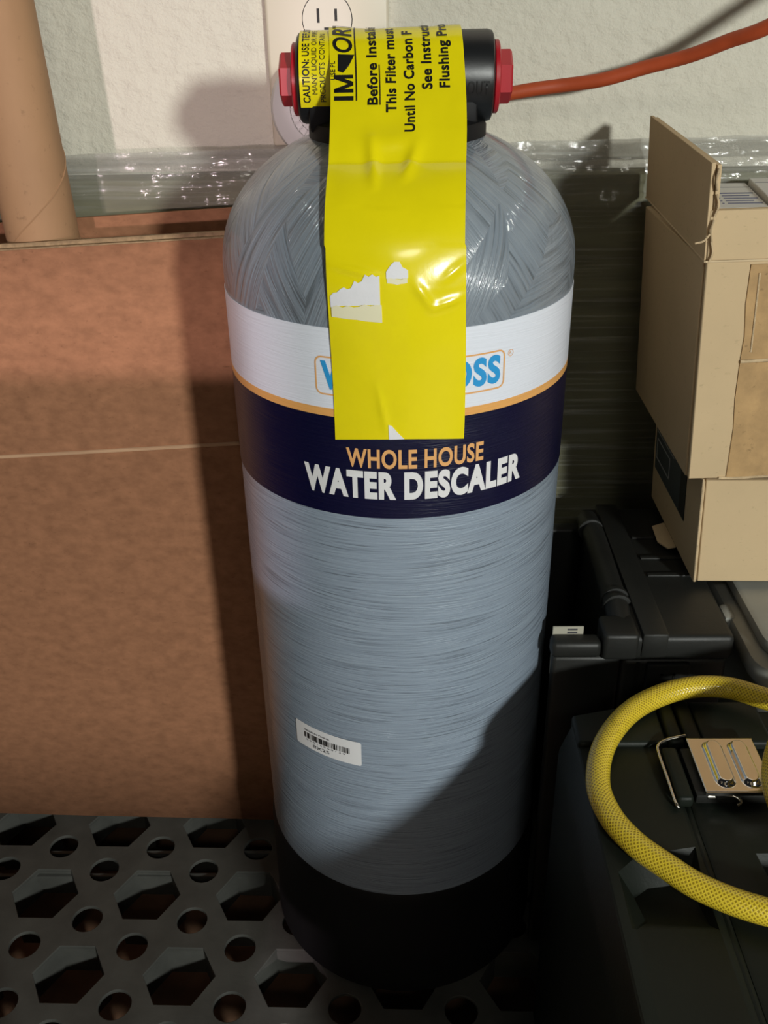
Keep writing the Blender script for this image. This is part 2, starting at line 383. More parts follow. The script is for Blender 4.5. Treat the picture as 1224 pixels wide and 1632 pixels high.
def build_deck():
    s = 0.0866; rot = math.radians(-1.0); ox, oy = -0.2156, -0.0137
    X0, X1, Y0, Y1 = -0.62, 0.60, -0.46, 0.185
    def place2(a, b):
        x, y = a * s, b * s * 0.8660254
        return ox + x * math.cos(rot) - y * math.sin(rot), oy + x * math.sin(rot) + y * math.cos(rot)
    c = bpy.data.curves.new('deck', 'CURVE'); c.dimensions = '2D'; c.fill_mode = 'BOTH'
    def poly(pts):
        sp = c.splines.new('POLY'); sp.points.add(len(pts) - 1); sp.use_cyclic_u = True
        for p, q in zip(sp.points, pts): p.co = (q[0], q[1], 0, 1)
    poly([(X0, Y0), (X1, Y0), (X1, Y1), (X0, Y1)])
    hexes = []
    ok = lambda x, y, r: X0 + r < x < X1 - r and Y0 + r < y < Y1 - r
    for b in range(-7, 5):
        for a in range(-7, 12):
            x, y = place2(a + (b % 2) * 0.5, b)
            if ok(x, y, 0.034): hexes.append((x, y)); poly([(x + 0.0288 * math.cos(rot + k * PI / 3), y + 0.0288 * math.sin(rot + k * PI / 3)) for k in range(6)])
            for dy in (0.28868, -0.28868):
                cx, cy = place2(a + (b % 2) * 0.5 + 0.5, b + dy / 0.8660254)
                if ok(cx, cy, 0.018): poly([(cx + 0.0128 * math.cos(2 * PI * k / 24), cy + 0.0128 * math.sin(2 * PI * k / 24)) for k in range(24)])
    c.extrude = 0.0012; c.bevel_depth = 0.0005; c.bevel_resolution = 1; c.offset = 0
    o = bpy.data.objects.new('t', c); COL.objects.link(o); bpy.context.view_layer.update()
    me = bpy.data.meshes.new_from_object(o.evaluated_get(bpy.context.evaluated_depsgraph_get()))
    bpy.data.objects.remove(o)
    for v in me.vertices: v.co.z -= 0.0017
    root = empty('shelf_deck', (0, 0, 0), 'dark grey plastic shelf deck with hexagonal and round holes under the tank and boxes', 'shelf')
    link_mesh('perforated_panel', me, M['deck'], root, 30)
    hv, hf = [], []                                                    # moulded walls hanging below every hexagon
    for x, y in hexes:
        n = len(hv)
        for r_, z_ in ((0.0289, -0.0030), (0.0282, -0.030), (0.0300, -0.030), (0.0305, -0.0030)):
            hv += [(x + r_ * math.cos(rot + k * PI / 3), y + r_ * math.sin(rot + k * PI / 3), z_) for k in range(6)]
        for a in range(4):
            b = (a + 1) % 4
            for k in range(6): j = (k + 1) % 6; hf.append((n + a * 6 + k, n + a * 6 + j, n + b * 6 + j, n + b * 6 + k))
    hs = from_py('hexagon_walls', hv, hf, M['deck'], root, None, None, True); hs['kind'] = 'stuff'
    for b in (0, 1):                                                   # stiffening ribs seen through the rear round holes
        for dy in (0.28868, -0.28868):
            x, y = place2(0, b + dy / 0.8660254)
            if b == 0 and dy < 0: continue
            box('rib', X0 + 0.02, X1 - 0.02, y - 0.0016, y + 0.0016, -0.022, -0.006, M['deck'], root)
    for fx in (X0 + 0.03, X1 - 0.03):
        for fy in (Y0 + 0.03, Y1 - 0.03):
            box('foot', fx - 0.02, fx + 0.02, fy - 0.02, fy + 0.02, -0.055, -0.028, M['deck'], root, 0.002)
build_deck()

# ------------------------------------------------------------------ the tank
R = 0.1016
ZC, DH, DN = 0.529, 0.076, 2.1
def dome_z(r): return ZC + DH * max(0.0, 1 - (r / R) ** DN) ** (1 / DN)
def on_tank(a0, z0, e=0.0004, tilt=0.0):
    def fn(x, y):
        a = a0 + x / R; r = R + e
        return (r * math.sin(a), -r * math.cos(a), z0 + y + tilt * x)
    return fn

TP = []                                                               # centre line of the tape: (y, z), with arc length
def tape_path():
    Rt = R + 0.0011
    P = [(-Rt, 0.4597 + i * (0.529 - 0.4597) / 30) for i in range(31)]
    for i in range(1, 61):
        r = Rt * (1 - i / 60 * 0.40); P.append((-r, ZC + (DH + 0.0008) * (1 - (r / Rt) ** DN) ** (1 / DN)))
    P.append((-0.0505, 0.6058))
    rh, ch = 0.0236, 0.6255
    px, pz = -0.0505, 0.6058; d = math.hypot(px, pz - ch); t = math.atan2(pz - ch, px) - math.acos(rh / d); t %= 2 * PI
    for i in range(61):
        a = t + (-0.6 - t) * i / 60; P.append((rh * math.cos(a), ch + rh * math.sin(a)))
    s = 0; last = P[0]
    for p in P:
        s += math.hypot(p[0] - last[0], p[1] - last[1]); TP.append((s, p[0], p[1])); last = p
tape_path()
def tape_pt(v):
    lo, hi = 0, len(TP) - 1
    if v <= 0: a, b = TP[0], TP[1]
    elif v >= TP[-1][0]: a, b = TP[-2], TP[-1]
    else:
        while hi - lo > 1:
            m = (lo + hi) // 2
            if TP[m][0] <= v: lo = m
            else: hi = m
        a, b = TP[lo], TP[hi]
    t = (v - a[0]) / max(1e-9, b[0] - a[0])
    y, z = a[1] + (b[1] - a[1]) * t, a[2] + (b[2] - a[2]) * t
    ty, tz = b[1] - a[1], b[2] - a[2]; L = math.hypot(ty, tz) or 1
    return y, z, (-tz / L, ty / L)                                     # outward normal in the (y, z) plane
def bump1(x, c, w): return math.exp(-((x - c) / w) ** 2)
def ridge(x, v, x0, v0, x1, v1, w):
    """A crease along a segment on the tape."""
    dx, dv = x1 - x0, v1 - v0; t = max(0, min(1, ((x - x0) * dx + (v - v0) * dv) / (dx * dx + dv * dv)))
    d = math.hypot(x - x0 - t * dx, v - v0 - t * dv)
    return math.exp(-(d / w) ** 2) * (0.35 + 0.65 * math.sin(PI * min(1, max(0, t)) if 0 < t < 1 else 0))
def tape_fn(x, v, e=0.0):
    """Point on the tape: x across in metres (0 = tape centre), v along it from the bottom edge, e lift."""
    y, z, (ny, nz) = tape_pt(v)
    wt = 1.0 if v < 0.07 else max(0.0, 1 - (v - 0.07) / 0.085)         # fades from the cylinder's curve to the head's straight one
    k = R + 0.0011
    sag = (k - math.sqrt(max(1e-6, k * k - x * x))) * wt
    lift = 0.0
    if v > 0.12:
        lift += 0.0022 * ridge(x, v, -0.014, 0.161, -0.011, 0.132, 0.0030) + 0.0020 * ridge(x, v, 0.009, 0.158, 0.004, 0.138, 0.0030)
        lift += 0.0016 * bump1(x, -0.003, 0.013) * bump1(v, 0.160, 0.006)
        lift += 0.0013 * bump1(x, 0.030, 0.012) * bump1(v, 0.233, 0.02) + 0.0010 * bump1(x, -0.030, 0.014) * bump1(v, 0.233, 0.02) - 0.0002
        lift += 0.0007 * noise.noise(Vector((x * 60, v * 45, 3)))
    lift += 0.0012 * ridge(x, v, -0.033, 0.091, -0.008, 0.086, 0.0018) + 0.0014 * ridge(x, v, 0.008, 0.083, 0.017, 0.070, 0.0022)
    lift += 0.0012 * ridge(x, v, 0.017, 0.070, 0.034, 0.075, 0.0022) + 0.0008 * ridge(x, v, -0.012, 0.030, -0.007, 0.003, 0.0018)
    lift += 0.0009 * ridge(x, v, 0.034, 0.092, 0.022, 0.083, 0.002) + 0.0004 * (0.5 + noise.noise(Vector((x * 40, v * 30, 1))))
    lift = max(0, lift) + e
    return (x + 0.0012 * math.sin(v * 38 + 1) * (1 if v > 0.1 else 0.5), y + sag + ny * lift, z + nz * lift)

def build_tank():
    t = empty('water_tank', (0, 0, 0), 'tall grey fibreglass water softener tank with yellow tape over its black head', 'tank')
    # vessel: cylinder below, domed shoulder above
    body = [(0.02, 0.012), (0.085, 0.012), (R - 0.004, 0.03), (R, 0.05)] + [(R, 0.05 + (0.5180 - 0.05) * i / 24) for i in range(1, 25)]
    lathe('vessel', body, M['tank'], t, 128, 60)
    dp = [(R - 0.004, 0.5178), (R, 0.5180)]
    for i in range(0, 41):
        a = i / 40 * PI / 2
        r = R * math.cos(a) ** (2 / DN) if i < 40 else 0.0
        dp.append((max(r, 0.0), ZC + DH * math.sin(a) ** (2 / DN)))
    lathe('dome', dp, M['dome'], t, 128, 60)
    # black boot the vessel stands in
    lathe('boot', [(0.060, 0.0), (0.1022, 0.0), (0.1045, 0.003), (0.1045, 0.010), (0.1035, 0.014), (0.1035, 0.098), (0.1028, 0.1045), (R + 0.0002, 0.1060), (R - 0.002, 0.1060), (R - 0.002, 0.01), (0.06, 0.008)], M['boot'], t, 96, 35)
    # printed bands with their lettering
    wb = ring_band('white_band', R + 0.0003, 0.4742, 0.5183, M['white_band'], t); wb['label'] = 'white band with blue logo letters'
    ring_band('orange_stripe', R + 0.00035, 0.4697, 0.4744, M['orange_band'], t)['label'] = 'narrow orange stripe'
    nb = ring_band('navy_band', R + 0.0003, 0.4109, 0.4699, M['navy_band'], t); nb['label'] = 'dark navy band with white and orange wording'
    a = math.radians
    text_part('lettering', 'WHOLE HOUSE', R * a(42.8), 0.0112, on_tank(a(-16.4), 0.4418, 0.0005), M['print_orange'], nb, 0.028, label='orange words WHOLE HOUSE')
    text_part('lettering', 'WATER DESCALER', R * a(72.9), 0.0168, on_tank(a(-31.2), 0.4229, 0.0005), M['print_white'], nb, 0.052, label='white words WATER DESCALER')
    text_part('lettering', 'W', R * a(10.5), 0.0155, on_tank(a(-23.6), 0.4852, 0.0005), M['print_blue'], wb, 0.04, label='blue logo letter W')
    text_part('lettering', 'OSS', R * a(17.4), 0.0155, on_tank(a(13.9), 0.4852, 0.0005), M['print_blue'], wb, 0.04, label='blue logo letters OSS')
    # orange rounded frame of the logo, and its small ring mark
    a0, a1, z0, z1, rc = a(-25.2) * R, a(32.6) * R, 0.4822, 0.5027, 0.0035
    path = []
    for cx, cz, s in ((a1 - rc, z1 - rc, 0), (a0 + rc, z1 - rc, 1), (a0 + rc, z0 + rc, 2), (a1 - rc, z0 + rc, 3)):
        for k in range(5):
            g = PI / 2 * (s + k / 4); path.append((cx + rc * math.cos(g), cz + rc * math.sin(g)))
    dense = []
    for p, q in zip(path, path[1:] + path[:1]):
        n = max(1, int(math.hypot(q[0] - p[0], q[1] - p[1]) / 0.003))
        dense += [(p[0] + (q[0] - p[0]) * i / n, p[1] + (q[1] - p[1]) * i / n) for i in range(n)]
    fn = on_tank(0, 0, 0.0005)
    def outline(pts, w, name, m, par):
        v, f = [], []
        cx = sum(p[0] for p in pts) / len(pts); cz = sum(p[1] for p in pts) / len(pts); n = len(pts)
        for i, p in enumerate(pts):
            q0, q1 = pts[i - 1], pts[(i + 1) % n]; tx, tz = q1[0] - q0[0], q1[1] - q0[1]; L = math.hypot(tx, tz)
            nx, nz = tz / L, -tx / L
            v.append(fn(p[0] + nx * w / 2, p[1] + nz * w / 2)); v.append(fn(p[0] - nx * w / 2, p[1] - nz * w / 2))
        for i in range(n):
            j = (i + 1) % n; f.append((2 * i, 2 * j, 2 * j + 1, 2 * i + 1))
        return from_py(name, v, f, m, par)
    outline(dense, 0.0009, 'logo_frame', M['print_orange'], wb)
    ring = [(a(34.9) * R + 0.0017 * math.cos(2 * PI * k / 20), 0.5000 + 0.0017 * math.sin(2 * PI * k / 20)) for k in range(20)]
    outline(ring, 0.0003, 'trademark_ring', M['print_orange'], wb)
    text_part('trademark_letter', 'R', 0.0013, 0.0015, on_tank(a(34.9) - 0.0007 / R, 0.4993, 0.0005), M['print_orange'], wb, 0.0)

    # barcode sticker low on the left
    sa, sz, sw, sh = a(-43.5), 0.2248, R * a(28.6), 0.0198
    def stick(u, v):
        x, y = u * sw, v * sh
        return on_tank(sa, sz, 0.0005)(x, y)
    bm = bmesh.new(); pts = []
    rr = 0.0015
    for cx, cy, s in ((sw - rr, sh - rr, 0), (rr, sh - rr, 1), (rr, rr, 2), (sw - rr, rr, 3)):
        for k in range(4): g = PI / 2 * (s + k / 3); pts.append((cx + rr * math.cos(g), cy + rr * math.sin(g), 0))
    bm.faces.new([bm.verts.new(p) for p in pts])
    x = 0.003
    while x < sw:
        bmesh.ops.bisect_plane(bm, geom=bm.verts[:] + bm.edges[:] + bm.faces[:], plane_co=(x, 0, 0), plane_no=(1, 0, 0)); x += 0.003
    for v_ in bm.verts: v_.co = Vector(on_tank(sa, sz, 0.0005)(v_.co.x, v_.co.y))
    st = obj_bm('barcode_sticker', bm, M['sticker'], t, 60); st['label'] = 'small white sticker with barcode'
    v, f = [], []; x = 0.008; rnd = random.Random(7)
    while x < sw - 0.008:
        wd = rnd.choice((0.00025, 0.0004, 0.0004, 0.0007, 0.0010)); fnb = on_tank(sa, sz, 0.0008); n = len(v)
        v += [fnb(x, 0.0085), fnb(x + wd, 0.0085), fnb(x + wd, 0.0132), fnb(x, 0.0132)]; f.append((n, n + 1, n + 2, n + 3))
        x += wd + rnd.choice((0.0003, 0.0005, 0.0008))
    from_py('barcode', v, f, M['ink'], st)['kind'] = 'stuff'
    text_part('lettering', 'MADE IN CHINA', 0.0200, 0.0013, on_tank(sa + 0.0085 / R, sz + 0.0145, 0.0008), M['grey_ink'], st, 0.015)
    text_part('lettering', '8X25', 0.0130, 0.0026, on_tank(sa + 0.0150 / R, sz + 0.0025, 0.0008), M['grey_ink'], st, 0.0)
    text_part('lettering', '6 9 8 1 5 0 0 0 1 3 9', 0.0300, 0.0011, on_tank(sa + 0.0095 / R, sz + 0.0066, 0.0008), M['grey_ink'], st, 0.0)

    # black in/out head: collar and cross cylinder
    lathe('collar', [(0.030, 0.588), (0.0475, 0.588), (0.0485, 0.590), (0.0485, 0.602), (0.0470, 0.6045), (0.042, 0.606), (0.035, 0.613), (0.02, 0.613)], M['boot'], t, 72, 40)
    hc = (0, 0, 0.6255)
    head = lathe('head', [(0.008, -0.0515), (0.0205, -0.0525), (0.0220, -0.0515), (0.0227, -0.0495), (0.0227, 0.0475), (0.0220, 0.0500), (0.0205, 0.0508), (0.008, 0.0500)], M['black'], t, 64, 35, hc, 'X')
    box('saddle', -0.047, 0.0425, -0.020, 0.020, 0.600, 0.618, M['boot'], t, 0.003)
    def on_head(x0, ang0, e):
        return lambda x, y: (x0 + x, -(0.0227 + e) * math.cos(ang0 + y / 0.0227), 0.6255 + (0.0227 + e) * math.sin(ang0 + y / 0.0227))
    text_part('raised_letters', 'OUT', 0.0115, 0.0068, on_head(0.0365, -0.32, 0.0003), M['black'], head, 0.01)
    # red plugs
    for sx, x0 in ((-1, -0.0515), (1, 0.0502)):
        r = 1.0
        pl = lathe('plug', [(0.004, sx * 0.0), (0.0178, sx * 0.0005), (0.0182, sx * 0.001), (0.0182, sx * 0.0028), (0.0172, sx * 0.0034), (0.013, sx * 0.0034)], M['red'], t, 48, 35, (x0 + sx * 0.0006, 0, 0.6250), 'X')
        pl['label'] = 'red plug on the %s end of the head' % ('left' if sx < 0 else 'right')
        prof = [(0.0125, sx * 0.003), (0.0134, sx * 0.0036), (0.0134, sx * 0.0092), (0.0122, sx * 0.0102), (0.009, sx * 0.0102), (0.0085, sx * 0.008), (0.001, sx * 0.008)]
        lathe('hex_head', prof, M['red'], pl, 6, 20, (x0 + sx * 0.0006, 0, 0.6250), 'X')

    # yellow warning tape
    hw = 0.0343
    tp = sheet('warning_tape', lambda u, v: tape_fn(-hw + 2 * hw * u - 0.0006, -0.0026 * (2 * u - 1) ** 2 * (1 - v) + v * 0.282, 0.0), 48, 230, M['tape'], t, 0.0)
    tp['label'] = 'yellow printed warning tape running down the front'
    # left end of the label, wrapped on the head only
    def flap(u, v):
        vv = 0.1845 + v * 0.088
        aa = vv - 0.2348; g = PI / 2 - aa / 0.0236 * -1
        ang = PI / 2 + (0.2348 - vv) / 0.0236
        return (-0.0505 + u * 0.0172, 0.0232 * math.cos(ang), 0.6255 + 0.0232 * math.sin(ang))
    fl = sheet('tape_end', flap, 8, 60, M['tape'], t); fl['label'] = 'yellow tape end on the left of the head'
    def col(xb, v0, e=0.0004, sh=0.0006): return lambda x, y: tape_fn(xb - y, v0 + x, e)
    def colh(xb, v0):
        def fn(x, y):
            vv = v0 + x; ang = PI / 2 + (0.2348 - vv) / 0.0236
            return (xb - y, 0.0235 * math.cos(ang), 0.6255 + 0.0235 * math.sin(ang))
        return fn
    K = 0.0702 / 210
    X = lambda px: -0.0359 + (px - 525) * K
    text_part('lettering', 'CAUTION: USE TEFLON', 0.0370, 0.0037, colh(X(497.5), 0.1875), M['ink'], fl, 0.025, partial='CAUTION: USE TE', step=0.002)
    text_part('lettering', 'MANY LIQUID OR PIPE', 0.0330, 0.0026, colh(X(509), 0.1920), M['ink'], fl, 0.0, partial='MANY LIQUID OR P', step=0.002)
    text_part('lettering', 'PRODUCTS CONTAIN', 0.0380, 0.0027, colh(X(521.5), 0.1880), M['ink'], fl, 0.0, partial='PRODUCTS CONTAIN', step=0.002)
    text_part('lettering', 'USE PL', 0.0110, 0.0024, col(X(536), 0.1955), M['ink'], tp, 0.006, step=0.002)
    # the large I and M, stroke by stroke
    def big(polys, name, lab):
        bm = bmesh.new()
        for pts in polys:
            sub = bmesh.new(); sub.faces.new([sub.verts.new((p[0], p[1], 0)) for p in pts])
            for ax in (0, 1):
                q = min(p[ax] for p in pts) + 0.002
                while q < max(p[ax] for p in pts):
                    co = [0, 0, 0]; co[ax] = q; no = [0, 0, 0]; no[ax] = 1
                    bmesh.ops.bisect_plane(sub, geom=sub.verts[:] + sub.edges[:] + sub.faces[:], plane_co=co, plane_no=no); q += 0.002
            me = bpy.data.meshes.new('t'); sub.to_mesh(me); sub.free(); bm.from_mesh(me); bpy.data.meshes.remove(me)
        f_ = col(X(563), 0.1832)
        for v_ in bm.verts: v_.co = Vector(f_(v_.co.x, v_.co.y))
        me = bpy.data.meshes.new(name); bm.to_mesh(me); bm.free()
        link_mesh(name, me, M['ink'], tp)['label'] = lab
    ch = 0.0098
    big([[(0, 0), (0.0026, 0), (0.0026, ch), (0, ch)]], 'lettering', 'large letter I')
    big([[(0.0046, 0), (0.0068, 0), (0.0068, ch), (0.0046, ch)], [(0.0128, 0), (0.0150, 0), (0.0150, ch), (0.0128, ch)],
         [(0.0046, ch), (0.0068, ch), (0.0109, 0), (0.0087, 0)], [(0.0128, ch), (0.0150, ch), (0.0109, 0), (0.0087, 0)]], 'lettering', 'large letter M')
    orr = text_part('lettering', 'ORT', 0.0170, 0.0098, col(X(563), 0.2115), M['ink'], tp, 0.02, shear=0.15, partial='OR', step=0.002); orr['label'] = 'large slanted letters OR at the fold'
    for s, part, xb, v0, wd in (('Before Installation', 'Before Insta', 600, 0.1804, 0.0450), ('This Filter must', 'This Filter mus', 628, 0.1760, 0.0500),
                                ('Until No Carbon F', 'Until No Carbon F', 656, 0.1644, 0.0610), ('See Instructions', 'See Instru', 683, 0.1892, 0.0350), ('Flushing Procedure', 'Flushing P', 709.5, 0.1900, 0.0345)):
        text_part('lettering', s, wd, 0.0053, col(X(xb), v0), M['ink'], tp, 0.028, partial=part, step=0.002)
    def strip(name, x0, x1, v0, v1, m, par, e=0.0004, n=14):
        return sheet(name, lambda u, v: tape_fn(x0 + (x1 - x0) * u, v0 + (v1 - v0) * v, e), 2, n, m, par)
    strip('underline', X(566.5), X(568.5), 0.1830, 0.232, M['ink'], tp)
    strip('underline', X(602.5), X(604), 0.1804, 0.2040, M['ink'], tp)
    # torn black patch under the fold, the folded crease, and the torn white paper
    def patch(name, pts, m, e, par, lab=None):
        bm = bmesh.new(); bm.faces.new([bm.verts.new((p[0], p[1], 0)) for p in pts])
        for ax in (0, 1):
            lo = min(p[ax] for p in pts); hi = max(p[ax] for p in pts); q = lo + 0.002
            while q < hi:
                co = [0, 0, 0]; co[ax] = q; no = [0, 0, 0]; no[ax] = 1
                bmesh.ops.bisect_plane(bm, geom=bm.verts[:] + bm.edges[:] + bm.faces[:], plane_co=co, plane_no=no); q += 0.002
        bmesh.ops.triangulate(bm, faces=[f_ for f_ in bm.faces if len(f_.verts) > 4])
        for v_ in bm.verts: v_.co = Vector(tape_fn(v_.co.x, v_.co.y, e))
        o = obj_bm(name, bm, m, par, 60)
        if lab: o['label'] = lab
        return o
    patch('torn_gap', [(X(540), 0.2005), (X(548), 0.1995), (X(557), 0.2035), (X(566), 0.2100), (X(541), 0.2105)], M['ink'], 0.0005, tp, 'black torn gap in the tape')
    Xb = lambda px: -0.0345 + (px - 524) * 0.0690 / 214
    def jag(x0, x1, vlo, vhi, amp, n, seed):
        rn = random.Random(seed); top = []
        for i in range(n + 1):
            t_ = i / n; top.append((x0 + (x1 - x0) * t_, vhi(t_) + rn.uniform(-amp, amp)))
        bot = [(x1 + (x0 - x1) * i / 6, vlo(1 - i / 6) + rn.uniform(-amp, amp) * 0.3) for i in range(7)]
        return top + bot
    patch('torn_paper', jag(Xb(527), Xb(604), lambda t_: 0.0705 + 0.002 * t_, lambda t_: 0.0765 + 0.0095 * min(1, t_ * 1.3), 0.0016, 14, 3), M['paper'], 0.0005, tp, 'torn white paper patch')
    patch('torn_paper', jag(Xb(528), Xb(606), lambda t_: 0.0655 - 0.0020 * t_, lambda t_: 0.0705 + 0.002 * t_, 0.0007, 9, 8), M['paper2'], 0.0007, tp, 'torn cream paper fold')
    patch('torn_paper', jag(Xb(614), Xb(647), lambda t_: 0.0850, lambda t_: 0.0880 + 0.0045 * math.sin(PI * t_), 0.0009, 8, 5), M['paper'], 0.0005, tp, 'smaller torn white paper patch')
    patch('torn_paper', jag(Xb(615), Xb(646), lambda t_: 0.0822 + 0.0015 * abs(t_ - .5), lambda t_: 0.0850, 0.0006, 6, 6), M['paper2'], 0.0005, tp, 'smaller torn cream paper')
    patch('torn_paper', [(Xb(611), 0.0085), (Xb(616), 0.0080), (Xb(626), 0.0040), (Xb(637), 0.0002), (Xb(612), 0.0000)], M['paper'], 0.0005, tp, 'torn white nick at the bottom edge')
build_tank()

# ------------------------------------------------------------------ big box on the left with the tube standing on it
def build_left_box():
    t = empty('moving_box', (-0.25, 0.075, 0), 'large upright brown cardboard box left of the tank, tube standing on top', 'box')
    xl, xr = -0.56, -0.088
    yb = lambda x: 0.0721 - (x + 0.2546) * 0.034
    crease = lambda x: 0.3728 + (x + 0.206) * 0.068
    top = lambda x: 0.5249 + (x + 0.1154) * 0.0517
    rows = [(0, 0, 0), (0, 0.35, -0.0012), (0, 0.7, -0.0015), (0, 0.985, -0.0004), (1, 0, 0.0004), (1, 0.018, -0.0006), (1, 0.5, -0.001), (1, 1, 0)]
    v, f = [], []; nx = 24
    for sec, fr, dy in rows:
        for i in range(nx + 1):
            x = xl + (xr - xl) * i / nx
            z = crease(x) * fr + 0.0005 if sec == 0 else crease(x) + (top(x) - crease(x)) * fr
            if sec == 1 and fr == 0: dy2 = -0.0016
            else: dy2 = dy
            v.append((x, yb(x) + dy2 + 0.0006 * noise.noise(Vector((x * 9, z * 9, 0))), z))
    for j in range(len(rows) - 1):
        for i in range(nx): a = j * (nx + 1) + i; f.append((a, a + 1, a + nx + 2, a + nx + 1))
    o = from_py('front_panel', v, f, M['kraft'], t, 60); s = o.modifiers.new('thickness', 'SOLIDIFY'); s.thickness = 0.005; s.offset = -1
    # pale scored line across the front
    sweep('score_line', [(xl + (xr - xl) * i / 30, yb(xl + (xr - xl) * i / 30) - 0.0010, crease(xl + (xr - xl) * i / 30) + 0.0004) for i in range(31)], 0.0015, M['line'], t, 6)
    # raw corrugated edges of the two plies along the top
    for k, dy, dz in ((0, 0.0022, 0.0005), (1, 0.0085, 0.0025)):
        sheet('corrugated_edge', lambda u, w_: (xl + (xr - xl) * u, yb(xl + (xr - xl) * u) + dy + w_ * 0.0045 + 0.0006 * noise.noise(Vector((u * 40, k, 0))), top(xl + (xr - xl) * u) + dz + 0.0007 * noise.noise(Vector((u * 60, k, 1)))), 60, 1, M['rim'], t, 0.006)
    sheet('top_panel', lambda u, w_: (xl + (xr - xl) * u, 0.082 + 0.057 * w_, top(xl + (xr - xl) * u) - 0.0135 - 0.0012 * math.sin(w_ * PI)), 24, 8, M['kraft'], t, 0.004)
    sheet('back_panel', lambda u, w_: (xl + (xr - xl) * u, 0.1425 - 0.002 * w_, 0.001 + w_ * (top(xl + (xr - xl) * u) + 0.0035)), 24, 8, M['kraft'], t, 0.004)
    box('side_panel', xl, xl + 0.005, 0.080, 0.139, 0.001, 0.508, M['kraft'], t)
    box('side_panel', xr - 0.005, xr, 0.070, 0.139, 0.001, 0.515, M['kraft'], t)
    box('bottom_panel', xl + 0.006, xr - 0.006, 0.085, 0.138, 0.001, 0.005, M['kraft'], t)
    # cardboard tube
    tt = empty('cardboard_tube', (-0.2455, 0.1095, 0.505), 'pale brown cardboard mailing tube standing on the big box', 'tube')
    r = 0.0243; h = 0.36; n = 48
    def tube_surf(name, rr, z0, z1, par, m):
        v, f = [], []
        rows_ = [(rr + 0.0006, z0), (rr + 0.0006, z0 + 0.010), (rr, z0 + 0.0106)] + [(rr, z0 + 0.0106 + (z1 - z0 - 0.0106) * k / 20) for k in range(1, 21)] + [(rr - 0.003, z1), (rr - 0.003, z0)]
        for r_, z in rows_:
            for i in range(n): a = 2 * PI * i / n; v.append((-0.2455 + r_ * math.cos(a) - 0.030 * (z - z0), 0.1095 + r_ * math.sin(a), z))
        for j in range(len(rows_)):
            j2 = (j + 1) % len(rows_)
            for i in range(n): i2 = (i + 1) % n; f.append((j * n + i, j * n + i2, j2 * n + i2, j2 * n + i))
        return from_py(name, v, f, m, par, 40)
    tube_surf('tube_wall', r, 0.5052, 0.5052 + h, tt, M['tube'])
    pts = [(-0.2455 + (r + 0.0002) * math.cos(g * 2.2 - 2.6) - 0.03 * (g * 0.045), 0.1095 + (r + 0.0002) * math.sin(g * 2.2 - 2.6), 0.51 + g * 0.045) for g in [k / 24 * 7 for k in range(25 * 1)]]
    sweep('spiral_seam', catmull(pts, 4), 0.00045, M['tube'], tt, 5)
build_left_box()

# ------------------------------------------------------------------ film-wrapped panel leaning along the wall
def build_panel():
    t = empty('wrapped_panel', (0, 0.175, 0), 'flat olive board wrapped in crinkled clear stretch film against the wall', 'panel')
    top = lambda x: 0.5665 + 0.0128 * x
    xl, xr = -0.62, 0.62
    box('board', xl + 0.01, xr - 0.01, 0.1640, 0.1900, 0.001, 0.545, M['board'], t, 0.002)
    def film(u, v):
        x = xl + (xr - xl) * u; z = 0.004 + v * (top(x) - 0.004)
        up = max(0.0, min(1.0, (z - 0.50) / 0.03))
        wr = noise.noise(Vector((x * 9, z * 130, 0))) * 0.0010 + noise.noise(Vector((x * 22, z * 260, 4))) * 0.0006
        wr *= 0.8 + 1.6 * up
        wr += up * noise.noise(Vector((x * 45, z * 90, 8))) * 0.0024 + up * noise.noise(Vector((x * 110, z * 200, 5))) * 0.0010
        y = 0.1580 + wr + (0.006 * max(0.0, (z - 0.545) / 0.02) if z > 0.545 else 0)
        return (x, y, z + (0.0006 * noise.noise(Vector((x * 25, 1, 0))) if v > 0.99 else 0))
    fo = sheet('stretch_film', film, 420, 200, M['film'], t, 0, 180); fo['label'] = 'crinkled clear stretch film'
    # film folded over the top, down behind the board
    sheet('film_fold', lambda u, v: (xl + (xr - xl) * u, 0.1638 + 0.030 * v + 0.001 * noise.noise(Vector((u * 40, v * 4, 2))), top(xl + (xr - xl) * u) - 0.0185 * v + 0.0016 * noise.noise(Vector((u * 60, v * 6, 0)))), 200, 6, M['film'], t, 0, 180)
build_panel()

